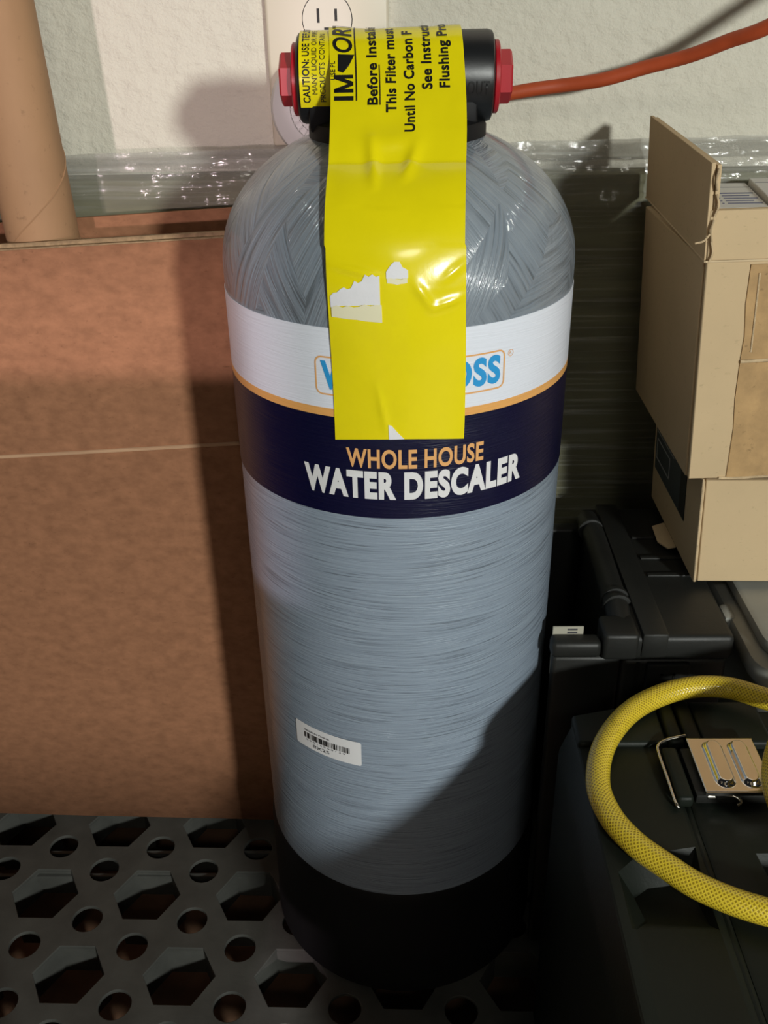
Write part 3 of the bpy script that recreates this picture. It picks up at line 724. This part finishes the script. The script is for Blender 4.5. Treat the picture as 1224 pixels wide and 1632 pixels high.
# ------------------------------------------------------------------ wall outlet, adapter and cord
def build_outlet():
    t = empty('outlet_plate', (-0.049, 0.2, 0.63), 'ivory wall outlet with two slots behind the tank head', 'outlet')
    y = 0.2018
    box('cover_plate', -0.0925, -0.0055, y - 0.0060, y + 0.003, 0.562, 0.695, M['plate'], t, 0.0025, 3)
    def face(zc):
        bm = bmesh.new(); pts = []
        for k in range(40):
            g = 2 * PI * k / 40; pts.append((-0.0487 + 0.0172 * math.cos(g), max(-0.0142, min(0.0142, 0.0172 * math.sin(g))) + zc))
        def disc(d, r, nm, m, par):
            b = bmesh.new(); vs0 = [b.verts.new((-0.0487 + (p[0] + 0.0487) * r, y - 0.0060, zc + (p[1] - zc) * r)) for p in pts]
            vs1 = [b.verts.new((v.co.x, y - 0.0060 - d, v.co.z)) for v in vs0]
            b.faces.new(vs1); b.faces.new(vs0[::-1])
            for i in range(len(vs0)): j = (i + 1) % len(vs0); b.faces.new((vs0[i], vs0[j], vs1[j], vs1[i]))
            bmesh.ops.remove_doubles(b, verts=b.verts, dist=1e-6)
            return obj_bm(nm, b, m, par, 30)
        bm.free()
        fc = disc(0.0012, 1.0, 'receptacle', M['plate2'], t)
        disc(0.0002, 1.035, 'receptacle_gap', M['dark'], t)
        box('slot', -0.0558, -0.0540, y - 0.0076, y - 0.0071, zc - 0.002, zc + 0.0070, M['dark'], fc)
        box('slot', -0.0434, -0.0416, y - 0.0076, y - 0.0071, zc - 0.001, zc + 0.0066, M['dark'], fc)
        box('ground_slot', -0.0510, -0.0464, y - 0.0076, y - 0.0071, zc - 0.0095, zc - 0.005, M['dark'], fc, 0.0002)
    face(0.6462)
    # round white plug-in unit in the lower socket
    a = empty('plug_in_unit', (-0.053, 0.18, 0.588), 'round white plug-in unit with ribbed grille, below the outlet slots', 'adapter')
    c = (-0.0535, 0, 0.5905)
    lathe('housing', [(0.012, 0.1945), (0.0355, 0.1945), (0.0370, 0.192), (0.0372, 0.180), (0.0350, 0.1745), (0.0300, 0.1725), (0.0228, 0.1722), (0.0222, 0.1738), (0.0180, 0.1738), (0.0174, 0.1718), (0.002, 0.1716)], M['adapter'], a, 64, 30, c, 'Y')
    for k in range(28):
        g = 2 * PI * k / 28; ca, sa = math.cos(g), math.sin(g)
        bm = bmesh.new(); box_into(bm, 0.0180, 0.0224, 0.1720, 0.1740, -0.0005, 0.0005)
        for v in bm.verts: v.co = Vector((c[0] + v.co.x * ca - v.co.z * sa, v.co.y, c[2] + v.co.x * sa + v.co.z * ca))
        obj_bm('grille_rib', bm, M['adapter'], a)
    cord = sweep('extension_cord', catmull([(-0.0110, 0.184, 0.5900), (0.005, 0.184, 0.5905), (0.040, 0.180, 0.5935), (0.0736, 0.174, 0.5978), (0.0954, 0.172, 0.6012), (0.1171, 0.171, 0.6037), (0.1417, 0.163, 0.6076), (0.1690, 0.155, 0.6157), (0.1940, 0.1415, 0.6235), (0.2130, 0.1265, 0.6326), (0.2310, 0.108, 0.6416), (0.27, 0.085, 0.666), (0.34, 0.07, 0.71), (0.44, 0.07, 0.77)], 8), 0.0047, M['orange'], None, 14)
    tag(cord, 'thick orange extension cord running along the wall to the right', 'cord')
build_outlet()

# ------------------------------------------------------------------ cartons on the right
def shear(x0, z0, kx, kz=0.0):
    return lambda x, y, z: (x - (z - z0) * kx, y, z + (x - x0) * kz)
def build_right_boxes():
    # upper open box
    t = empty('open_box', (0.28, 0.07, 0.385), 'open tan cardboard box with raised flaps, upper of the two on the right', 'box')
    sh = shear(0.1857, 0.3843, 0.060, 0.022)
    x0, x1, y0, y1, z0, z1 = 0.1857, 0.47, -0.006, 0.147, 0.3845, 0.5255
    th = 0.004
    box('front_panel', x0 + 0.0012, x1, y0, y0 + th, z0, z1, M['tan'], t, 0.0006, 1, sh)
    box('left_panel', x0, x0 + th, y0 + th + 0.0002, y1, z0 + 0.0004, z1, M['tan'], t, 0.0006, 1, sh)
    box('back_panel', x0 + th, x1, y1 - th, y1, z0, z1 + 0.004, M['tan'], t, 0.0004, 1, sh)
    box('right_panel', x1 - th, x1, y0 + th, y1 - th, z0, z1, M['tan'], t, 0.0004, 1, sh)
    box('bottom_panel', x0 + th, x1 - th, y0 + th, y1 - th, z0 + 0.0004, z0 + th, M['tan'], t, 0, 1, sh)
    # raised flaps, each scored at its foot
    def ff(x, y, z): x, y, z = sh(x, y, z); return (x, y + (z - z1) * 0.03, z)
    box('front_flap', x0 + 0.0012, x1 - 0.002, y0 + 0.0006, y0 + 0.0006 + th, z1 + 0.0004, z1 + 0.0290, M['tan'], t, 0.0005, 1, ff)
    def lf(x, y, z):
        k = (y - y0) / (y1 - y0)
        if z > z1 + 0.02: z = z + 0.006 * k
        z += 0.006 * k * (1 if z < z1 + 0.02 else 0)
        return sh(x, y, z)
    box('left_flap', x0 - 0.0002, x0 + 0.0022, y0 + 0.002, y1, z1 + 0.0004, z1 + 0.0545, M['tan'], t, 0.0003, 1, lf)
    box('left_flap', x0 + 0.0028, x0 + 0.0052, y0 + 0.001, y1, z1 + 0.0004, z1 + 0.0535, M['tan'], t, 0.0003, 1, lf)
    # frayed paper along the corner
    for k, (dz, dx) in enumerate(((0.0, 0), (0.012, 0.0006), (0.026, 0.0010), (0.040, 0.0012))):
        p = sh(x0 + 0.002 + dx, y0 - 0.0004, z1 + dz)
        sweep('frayed_edge', catmull([p, (p[0] + 0.0012 * (-1) ** k, p[1] - 0.0008, p[2] + 0.006), (p[0] - 0.0004, p[1], p[2] + 0.012)], 5), 0.0007, M['tan_edge'], t, 6)
    p = sh(x0 + 0.001, y0 - 0.001, z1 + 0.016)
    sweep('paper_shred', catmull([p, (p[0] - 0.004, p[1] - 0.003, p[2] - 0.003), (p[0] - 0.009, p[1] - 0.004, p[2] - 0.004)], 6), 0.0006, M['tan_edge'], t, 6)
    sweep('score_line', [sh(x0 + (x1 - x0) * i / 10, y0 - 0.0001, z1 + 0.0002) for i in range(11)], 0.0007, M['tan_line'], t, 6)
    sweep('score_line', [sh(x0 - 0.0001, y0 + (y1 - y0) * i / 10, z1 + 0.0002 + 0.006 * i / 10) for i in range(11)], 0.0006, M['tan_line'], t, 6)
    # torn brown paper tape on the front
    def front_patch(name, pts, m, e):
        bm = bmesh.new(); a = [bm.verts.new(sh(x, y0 - e, z)) for x, z in pts]; b = [bm.verts.new(sh(x, y0 - 0.0001, z)) for x, z in pts]
        bm.faces.new(a); n = len(a)
        for i in range(n): bm.faces.new((a[i], a[(i + 1) % n], b[(i + 1) % n], b[i]))
        return obj_bm(name, bm, m, t)
    rn = random.Random(2)
    front_patch('paper_tape', [(0.2118, 0.4655), (0.2128, 0.48), (0.2115, 0.50), (0.2122, 0.5235), (0.36, 0.5235), (0.36, 0.4660)] + [(0.35 - 0.01 * i, 0.4660 + rn.uniform(-0.0006, 0.0006)) for i in range(13)], M['patch'], 0.0008)
    front_patch('paper_tape', [(0.2108, 0.3855), (0.2122, 0.42), (0.2112, 0.44), (0.2118, 0.4635), (0.36, 0.4638), (0.36, 0.3855)], M['patch'], 0.0008)
    sweep('torn_edge', catmull([sh(0.2118 + 0.012 * i, y0 - 0.0012, 0.4646 + rn.uniform(-0.0007, 0.0007)) for i in range(12)], 4), 0.0011, M['tan_edge'], t, 6)
    sweep('torn_edge', catmull([sh(0.2175, y0 - 0.001, 0.4700 + 0.006 * i + rn.uniform(-0.0005, 0.0005)) for i in range(9)], 3), 0.0006, M['tan_edge'], t, 6)
    sweep('torn_edge', catmull([sh(0.206 + 0.013 * i, y0 - 0.0006, z0 + 0.0006 + rn.uniform(-0.0003, 0.0003)) for i in range(14)], 3), 0.0009, M['tan_edge'], t, 6)

    # white cartons inside
    for nm, a0, a1, b0, b1, zt, lab in (('white_carton', 0.1985, 0.2330, 0.058, 0.138, 0.5425, 'white printed carton inside the open box, left one'), ('white_carton', 0.2350, 0.2750, 0.058, 0.138, 0.5455, 'white carton inside the open box, at the picture edge')):
        c = empty(nm, (a0, b0, 0.389), lab, 'carton', 'cartons inside the open box')
        kk = 0.08
        fx = lambda x, y, z: (x + (y - b0) * 0.12, y, z)
        box('carton_body', a0, a1, b0, b1, 0.3915, zt, M['carton'], c, 0.0005, 1, fx)
        box('lid_seam', a0 + 0.001, a1 - 0.001, b0 + 0.064, b0 + 0.0646, zt - 0.0002, zt + 0.0002, M['grey_ink'], c, 0, 1, fx)
        if a0 < 0.22:
            for k in range(5):
                yy = b0 + 0.012 + k * 0.0078
                box('print_line', a0 + 0.0105, a1 - (0.002 + 0.004 * (k % 2)), yy, yy + (0.0022 if k == 4 else 0.0012), zt - 0.0002, zt + 0.0003, M['ink_blue'], c, 0, 1, fx)
                if k < 4: box('bullet', a0 + 0.0070, a0 + 0.0082, yy, yy + 0.0012, zt - 0.0002, zt + 0.0003, M['ink_blue'], c, 0, 1, fx)

    # lower closed box
    b = empty('carton_box', (0.28, 0.06, 0.304), 'closed tan cardboard box with a dark label on its side, under the open box', 'box')
    sl = shear(0.2008, 0.3045, 0.062, -0.012)
    x0, x1, y0, y1, z0, z1 = 0.2008, 0.46, -0.006, 0.118, 0.3048, 0.3832
    box('front_panel', x0 + 0.0032, x1, y0 + 0.0010, y0 + 0.005, z0, z1, M['tan'], b, 0.0006, 1, sl)
    box('left_panel', x0, x0 + 0.0022, y0 - 0.0006, y1, z0 + 0.0004, z1, M['tan'], b, 0.0005, 1, sl)
    box('back_panel', x0 + 0.003, x1, y1 - 0.004, y1, z0, z1, M['tan'], b, 0.0004, 1, sl)
    box('right_panel', x1 - 0.004, x1, y0 + 0.006, y1 - 0.005, z0, z1, M['tan'], b, 0.0004, 1, sl)
    box('top_panel', x0 + 0.003, x1 - 0.005, y0 + 0.006, y1 - 0.005, z1 - 0.004, z1, M['tan'], b, 0, 1, sl)
    box('bottom_panel', x0 + 0.003, x1 - 0.005, y0 + 0.006, y1 - 0.005, z0 + 0.0003, z0 + 0.004, M['tan'], b, 0, 1, sl)
    sweep('frayed_edge', catmull([sl(x0 + 0.0006, y0 - 0.0008, z0 + 0.002 + 0.0078 * i + rn.uniform(-0.001, 0.001)) for i in range(11)], 3), 0.0007, M['tan_edge'], b, 6)
    # tab peeling out of the bottom edge
    v = [sl(x0 - 0.0002, 0.040, z0 + 0.001), sl(x0 - 0.0002, 0.075, z0 + 0.001), sl(x0 - 0.010, 0.072, z0 - 0.0005), sl(x0 - 0.011, 0.050, z0 - 0.0008), sl(x0 - 0.006, 0.040, z0 - 0.0003)]
    f = [(0, 1, 2, 3, 4)]; o = from_py('loose_tab', v, f, M['tan'], b); s = o.modifiers.new('thickness', 'SOLIDIFY'); s.thickness = 0.0012
    # dark printed label on the left side
    def side(name, ya, yb_, za, zb, m, e, par):
        return box(name, x0 - e, x0 - 0.0001, ya, yb_, za, zb, m, par, 0, 1, sl)
    lb = side('shipping_label', 0.040, 0.112, z0 + 0.030, z1 - 0.001, M['slate'], 0.0004, b); lb['label'] = 'dark slate printed label'
    side('label_panel', 0.026, 0.0405, z0 + 0.030, z1 - 0.012, M['dark'], 0.00045, lb)
    for ya, yb_, za, zb in ((0.070, 0.108, 0.040, 0.0410), (0.070, 0.108, 0.0560, 0.0570), (0.070, 0.0712, 0.040, 0.057), (0.1068, 0.108, 0.040, 0.057), (0.046, 0.110, 0.066, 0.0668), (0.046, 0.110, 0.0705, 0.0712), (0.060, 0.110, 0.0620, 0.0626)):
        side('label_print', ya, yb_, z0 + za, z0 + zb, M['pale'], 0.0007, lb)
build_right_boxes()

# ------------------------------------------------------------------ black tool case under the boxes
def build_black_case():
    H = 0.302
    t = empty('tool_case', (0.16, 0.02, 0), 'black plastic tool case with carry handle, behind the green case', 'case')
    box('body', 0.1440, 0.2130, -0.0600, 0.1080, 0.0, H - 0.022, M['case'], t, 0.004, 3)
    lid = box('lid', 0.1425, 0.2145, -0.0625, 0.1095, H - 0.0215, H - 0.002, M['case'], t, 0.004, 3)
    box('front_arm', 0.0985, 0.1435, -0.0600, -0.0515, 0.0, H - 0.0195, M['case'], t, 0.003, 3)
    box('arm_rim', 0.0970, 0.1295, -0.0630, -0.0505, H - 0.0190, H - 0.0065, M['case'], t, 0.0035, 3)
    box('arm_block', 0.1300, 0.1530, -0.0640, -0.0400, H - 0.020, H + 0.0005, M['case'], t, 0.003, 3)
    box('back_arm', 0.0985, 0.1435, 0.0960, 0.1080, 0.0, H - 0.014, M['case'], t, 0.003, 3)
    box('spine_strip', 0.1545, 0.1715, -0.0640, 0.1105, H - 0.018, H + 0.0012, M['case'], t, 0.002, 2)
    h = sweep('handle', catmull([(0.1455, -0.046, H - 0.008), (0.1455, -0.020, H - 0.004), (0.1462, 0.03, H - 0.003), (0.1470, 0.075, H - 0.004), (0.1475, 0.100, H - 0.008)], 8), 0.0082, M['case'], t, 18)
    for y in (-0.024, -0.016, 0.078):
        lathe('handle_ring', [(0.0075, y - 0.002), (0.0096, y - 0.0016), (0.0096, y + 0.0016), (0.0075, y + 0.002)], M['case'], h, 24, 30, (0.1460, 0, H - 0.0040), 'Y')
    for k, y in enumerate((0.010, 0.0330, 0.0620)):
        box('lid_rib', 0.1735, 0.2125, y - 0.0022, y + 0.0022, H - 0.0025, H - 0.0004, M['case'], lid, 0.0008)
    # buckle on the front face
    bk = box('buckle', 0.1600, 0.1880, -0.0645, -0.0595, H - 0.064, H - 0.023, M['case'], t, 0.0015)
    for a0, a1, b0, b1 in ((0.1690, 0.1705, H - 0.056, H - 0.030), (0.1770, 0.1785, H - 0.056, H - 0.030), (0.1690, 0.1785, H - 0.0312, H - 0.030), (0.1690, 0.1785, H - 0.056, H - 0.0548)):
        box('buckle_slot', a0, a1, -0.0649, -0.0640, b0, b1, M['dark'], bk)
    box('front_seam', 0.1535, 0.1558, -0.0606, -0.0598, 0.01, H - 0.024, M['dark'], t)
    # small white card stuck behind the arm
    c = empty('white_card', (0.109, -0.0507, 0.262), 'small white printed card tucked between the tank and the tool case', 'card')
    box('card_sheet', 0.0990, 0.1190, -0.0514, -0.0500, 0.262, 0.3005, M['card'], c, 0.0003, 1)
    for k in range(4): box('print_line', 0.1085, 0.1150, -0.0515, -0.0513, 0.2905 + 0.0024 * k, 0.2918 + 0.0024 * k, M['grey_ink'], c)
build_black_case()

# ------------------------------------------------------------------ translucent tote, right edge
def build_tote():
    t = empty('storage_tote', (0.32, 0.02, 0), 'translucent grey plastic storage tote under the cardboard boxes, right edge', 'tote')
    def prism(name, inset, z0, z1, bev):
        bm = bmesh.new(); box_into(bm, 0.2235 + inset, 0.47 - inset, -0.088 + inset, 0.125 - inset, z0, z1)
        ve = [e for e in bm.edges if abs(e.verts[0].co.z - e.verts[1].co.z) > 1e-4]
        bmesh.ops.bevel(bm, geom=ve, offset=0.022, segments=6, profile=0.5, affect='EDGES')
        if bev: bmesh.ops.bevel(bm, geom=[e for e in bm.edges if abs(e.verts[0].co.z - e.verts[1].co.z) < 1e-5], offset=bev, segments=2, profile=0.5, affect='EDGES')
        for v in bm.verts:
            if v.co.z < 0.2: v.co.x += 0.01
        return obj_bm(name, bm, M['tote'], t, 40)
    prism('bin', 0.010, 0.0, 0.272, 0.003)
    prism('rim', 0.0, 0.2725, 0.2885, 0.004)
    prism('lid', 0.008, 0.2890, 0.2990, 0.004)
    box('rim_clip', 0.2195, 0.2290, -0.026, -0.008, 0.268, 0.2890, M['tote'], t, 0.003)
build_tote()

# ------------------------------------------------------------------ green-black case in front, with its latch
def build_green_case():
    H = 0.280
    t = empty('power_tool_case', (0.17, -0.25, 0), 'dark green hard plastic tool case with chrome latch, front right', 'case')
    def hull(name, prof, y0, y1, cutters=(), chamfer=0.0, bev=0.003):
        bm = bmesh.new(); a = [bm.verts.new((x, y0, z)) for x, z in prof]; b = [bm.verts.new((x, y1, z)) for x, z in prof]
        bm.faces.new(a); bm.faces.new(b[::-1]); n = len(a)
        for i in range(n): bm.faces.new((a[i], b[i], b[(i + 1) % n], a[(i + 1) % n]))
        bmesh.ops.recalc_face_normals(bm, faces=bm.faces)
        bmesh.ops.bevel(bm, geom=bm.edges[:], offset=bev, segments=2, profile=0.5, affect='EDGES')
        o = obj_bm(name, bm, M['green'], None, 30)
        if cutters: cut(o, list(cutters))
        place(o, t)
        return o
    def cutter(top, bot, z0, z1):                                      # the floor rises towards the front
        bm = bmesh.new(); a = [bm.verts.new((x, y, z1)) for x, y in top]; b = [bm.verts.new((x, y, z0 + 0.0115 * max(0.0, min(1.0, (-0.236 - y) / 0.026)))) for x, y in bot]
        bm.faces.new(a); bm.faces.new(b[::-1]); n = len(a)
        for i in range(n): bm.faces.new((a[i], b[i], b[(i + 1) % n], a[(i + 1) % n]))
        return obj_bm('cutter', bm, M['green'])
    # hand recess (trapezoid) and second recess, sunk into the top
    c1 = cutter([(0.1062, -0.2680), (0.1062, -0.2300), (0.1190, -0.2185), (0.1510, -0.2130), (0.1510, -0.2680)],
                [(0.1160, -0.2580), (0.1160, -0.2360), (0.1240, -0.2300), (0.1450, -0.2270), (0.1450, -0.2600)], H - 0.013, H + 0.002)
    c2 = cutter([(0.1790, -0.2680), (0.1790, -0.2140), (0.2050, -0.2130), (0.2200, -0.2300), (0.2200, -0.2680)],
                [(0.1850, -0.2580), (0.1850, -0.2270), (0.2000, -0.2270), (0.2100, -0.2360), (0.2100, -0.2600)], H - 0.013, H + 0.002)
    left = [(0.0950, 0.0), (0.0950, H - 0.020), (0.1015, H - 0.0005), (0.1060, H), (0.1530, H), (0.1530, 0.0)]
    right = [(0.1555, 0.0), (0.1555, H - 0.002), (0.2180, H - 0.002), (0.2270, H - 0.010), (0.2340, H - 0.026), (0.2340, 0.0)]
    hull('left_shell', left, -0.440, -0.1200, (c1,))
    hull('right_shell', right, -0.440, -0.1200, (c2,))
    hull('parting_strip', [(0.1512, 0.0), (0.1512, H - 0.0025), (0.1575, H - 0.0025), (0.1575, 0.0)], -0.436, -0.125)
    # raised far band of the lid, in pieces either side of the hinge strap
    def band(name, x0, x1, z, y0=-0.1412, y1=-0.1040, cham=0.0):
        bm = bmesh.new(); box_into(bm, x0, x1, y0, y1, H - 0.03, z, 0.0025, 3)
        for v in bm.verts:
            if cham and v.co.x < x0 + 0.012 and v.co.y > y1 - 0.01: v.co.y -= cham; 
            if v.co.z < H - 0.02: v.co.z = H - 0.16
        return obj_bm(name, bm, M['green'], t, 40)
    band('lid_band', 0.1020, 0.1540, H + 0.0030, cham=0.012)
    band('hinge_strap', 0.1545, 0.1632, H + 0.0052, -0.1425, -0.1025)
    band('hinge_strap', 0.1645, 0.1740, H + 0.0045, -0.1425, -0.1030)
    band('lid_band', 0.1745, 0.2150, H + 0.0030)
    band('lid_band', 0.2152, 0.2300, H - 0.0050)
    # latch: dark seat, chrome plate with two pressed slots, bail wire, keeper
    seat = box('latch_seat', 0.1590, 0.2010, -0.1830, -0.1460, H - 0.004, H + 0.0035, M['case'], t, 0.001)
    n1, n2 = 60, 66
    def plate(u, v):
        x = 0.1628 + 0.0372 * u; y = -0.1850 + 0.0415 * v; z = H + 0.0085
        for cx in (0.1628 + 0.0372 * 0.34, 0.1628 + 0.0372 * 0.72):
            yy = max(-0.1765, min(-0.1518, y)); d = math.hypot(x - cx, y - yy)
            k = max(0.0, min(1.0, (0.0056 - d) / 0.0022)); z += 0.0030 * (k * k * (3 - 2 * k))
        return (x, y, z)
    lp = sheet('latch_plate', plate, n1, n2, M['chrome'], t, 0.0012, 50); lp['label'] = 'chrome latch plate with two pressed slots'
    box('plate_lip', 0.1628, 0.2000, -0.1855, -0.1845, H + 0.0058, H + 0.0084, M['chrome'], lp)
    sweep('bail_wire', catmull([(0.1640, -0.1385, H + 0.0060), (0.1530, -0.1410, H + 0.0052), (0.1470, -0.1450, H + 0.0046), (0.1458, -0.1520, H + 0.0044), (0.1462, -0.170, H + 0.0040), (0.1466, -0.1870, H + 0.0030), (0.1480, -0.1900, H + 0.0015)], 8), 0.00095, M['wire'], t, 10)
    kp = box('keeper', 0.1478, 0.1568, -0.1870, -0.1470, H - 0.002, H + 0.0058, M['green'], t, 0.0022, 3)
    sweep('spring_loop', catmull([(0.1665, -0.1815, H + 0.0025), (0.1720, -0.1822, H + 0.0035), (0.1790, -0.1835, H + 0.0035), (0.1820, -0.1860, H + 0.0020), (0.1795, -0.1880, H + 0.0012)], 6), 0.0010, M['wire'], t, 8)
    lathe('pivot', [(0.0004, 0.1650), (0.0018, 0.1652), (0.0018, 0.1690), (0.0004, 0.1692)], M['wire'], t, 16, 30, (0, -0.1818, H + 0.0022), 'X')
    # loose coil of hose lying on the case
    z = H + 0.0068
    pts = [(0.34, -0.215, z + 0.001), (0.27, -0.276, z + 0.001), (0.2150, -0.272, z + 0.001), (0.1700, -0.2605, z + 0.001), (0.1450, -0.2470, z), (0.1300, -0.2330, z), (0.1172, -0.2180, z), (0.1085, -0.1990, z), (0.1065, -0.1763, z + 0.001), (0.1160, -0.1480, z + 0.003), (0.1380, -0.1205, z + 0.004), (0.1681, -0.1045, z + 0.005), (0.1950, -0.1035, z + 0.006), (0.2180, -0.1180, z + 0.008), (0.2360, -0.139, z + 0.013), (0.2385, -0.160, z + 0.016)]
    pts = pts[:-2] + [(0.2180, -0.1180, z + 0.008), (0.265, -0.150, z + 0.012), (0.300, -0.200, z + 0.014), (0.290, -0.252, z + 0.016), (0.250, -0.270, z + 0.018), (0.2130, -0.258, z + 0.020), (0.1930, -0.232, z + 0.021), (0.1895, -0.208, z + 0.022), (0.1965, -0.184, z + 0.023), (0.2140, -0.158, z + 0.025), (0.245, -0.138, z + 0.028), (0.30, -0.135, z + 0.026), (0.34, -0.155, z + 0.02)]
    pts = [p for i, p in enumerate(pts) if i == 0 or (Vector(p) - Vector(pts[i - 1])).length > 0.004]
    h = sweep('air_hose', catmull(pts, 14), 0.0066, M['hose'], None, 24)
    tag(h, 'yellow braided air hose coiled loosely over the dark green case', 'hose')
build_green_case()
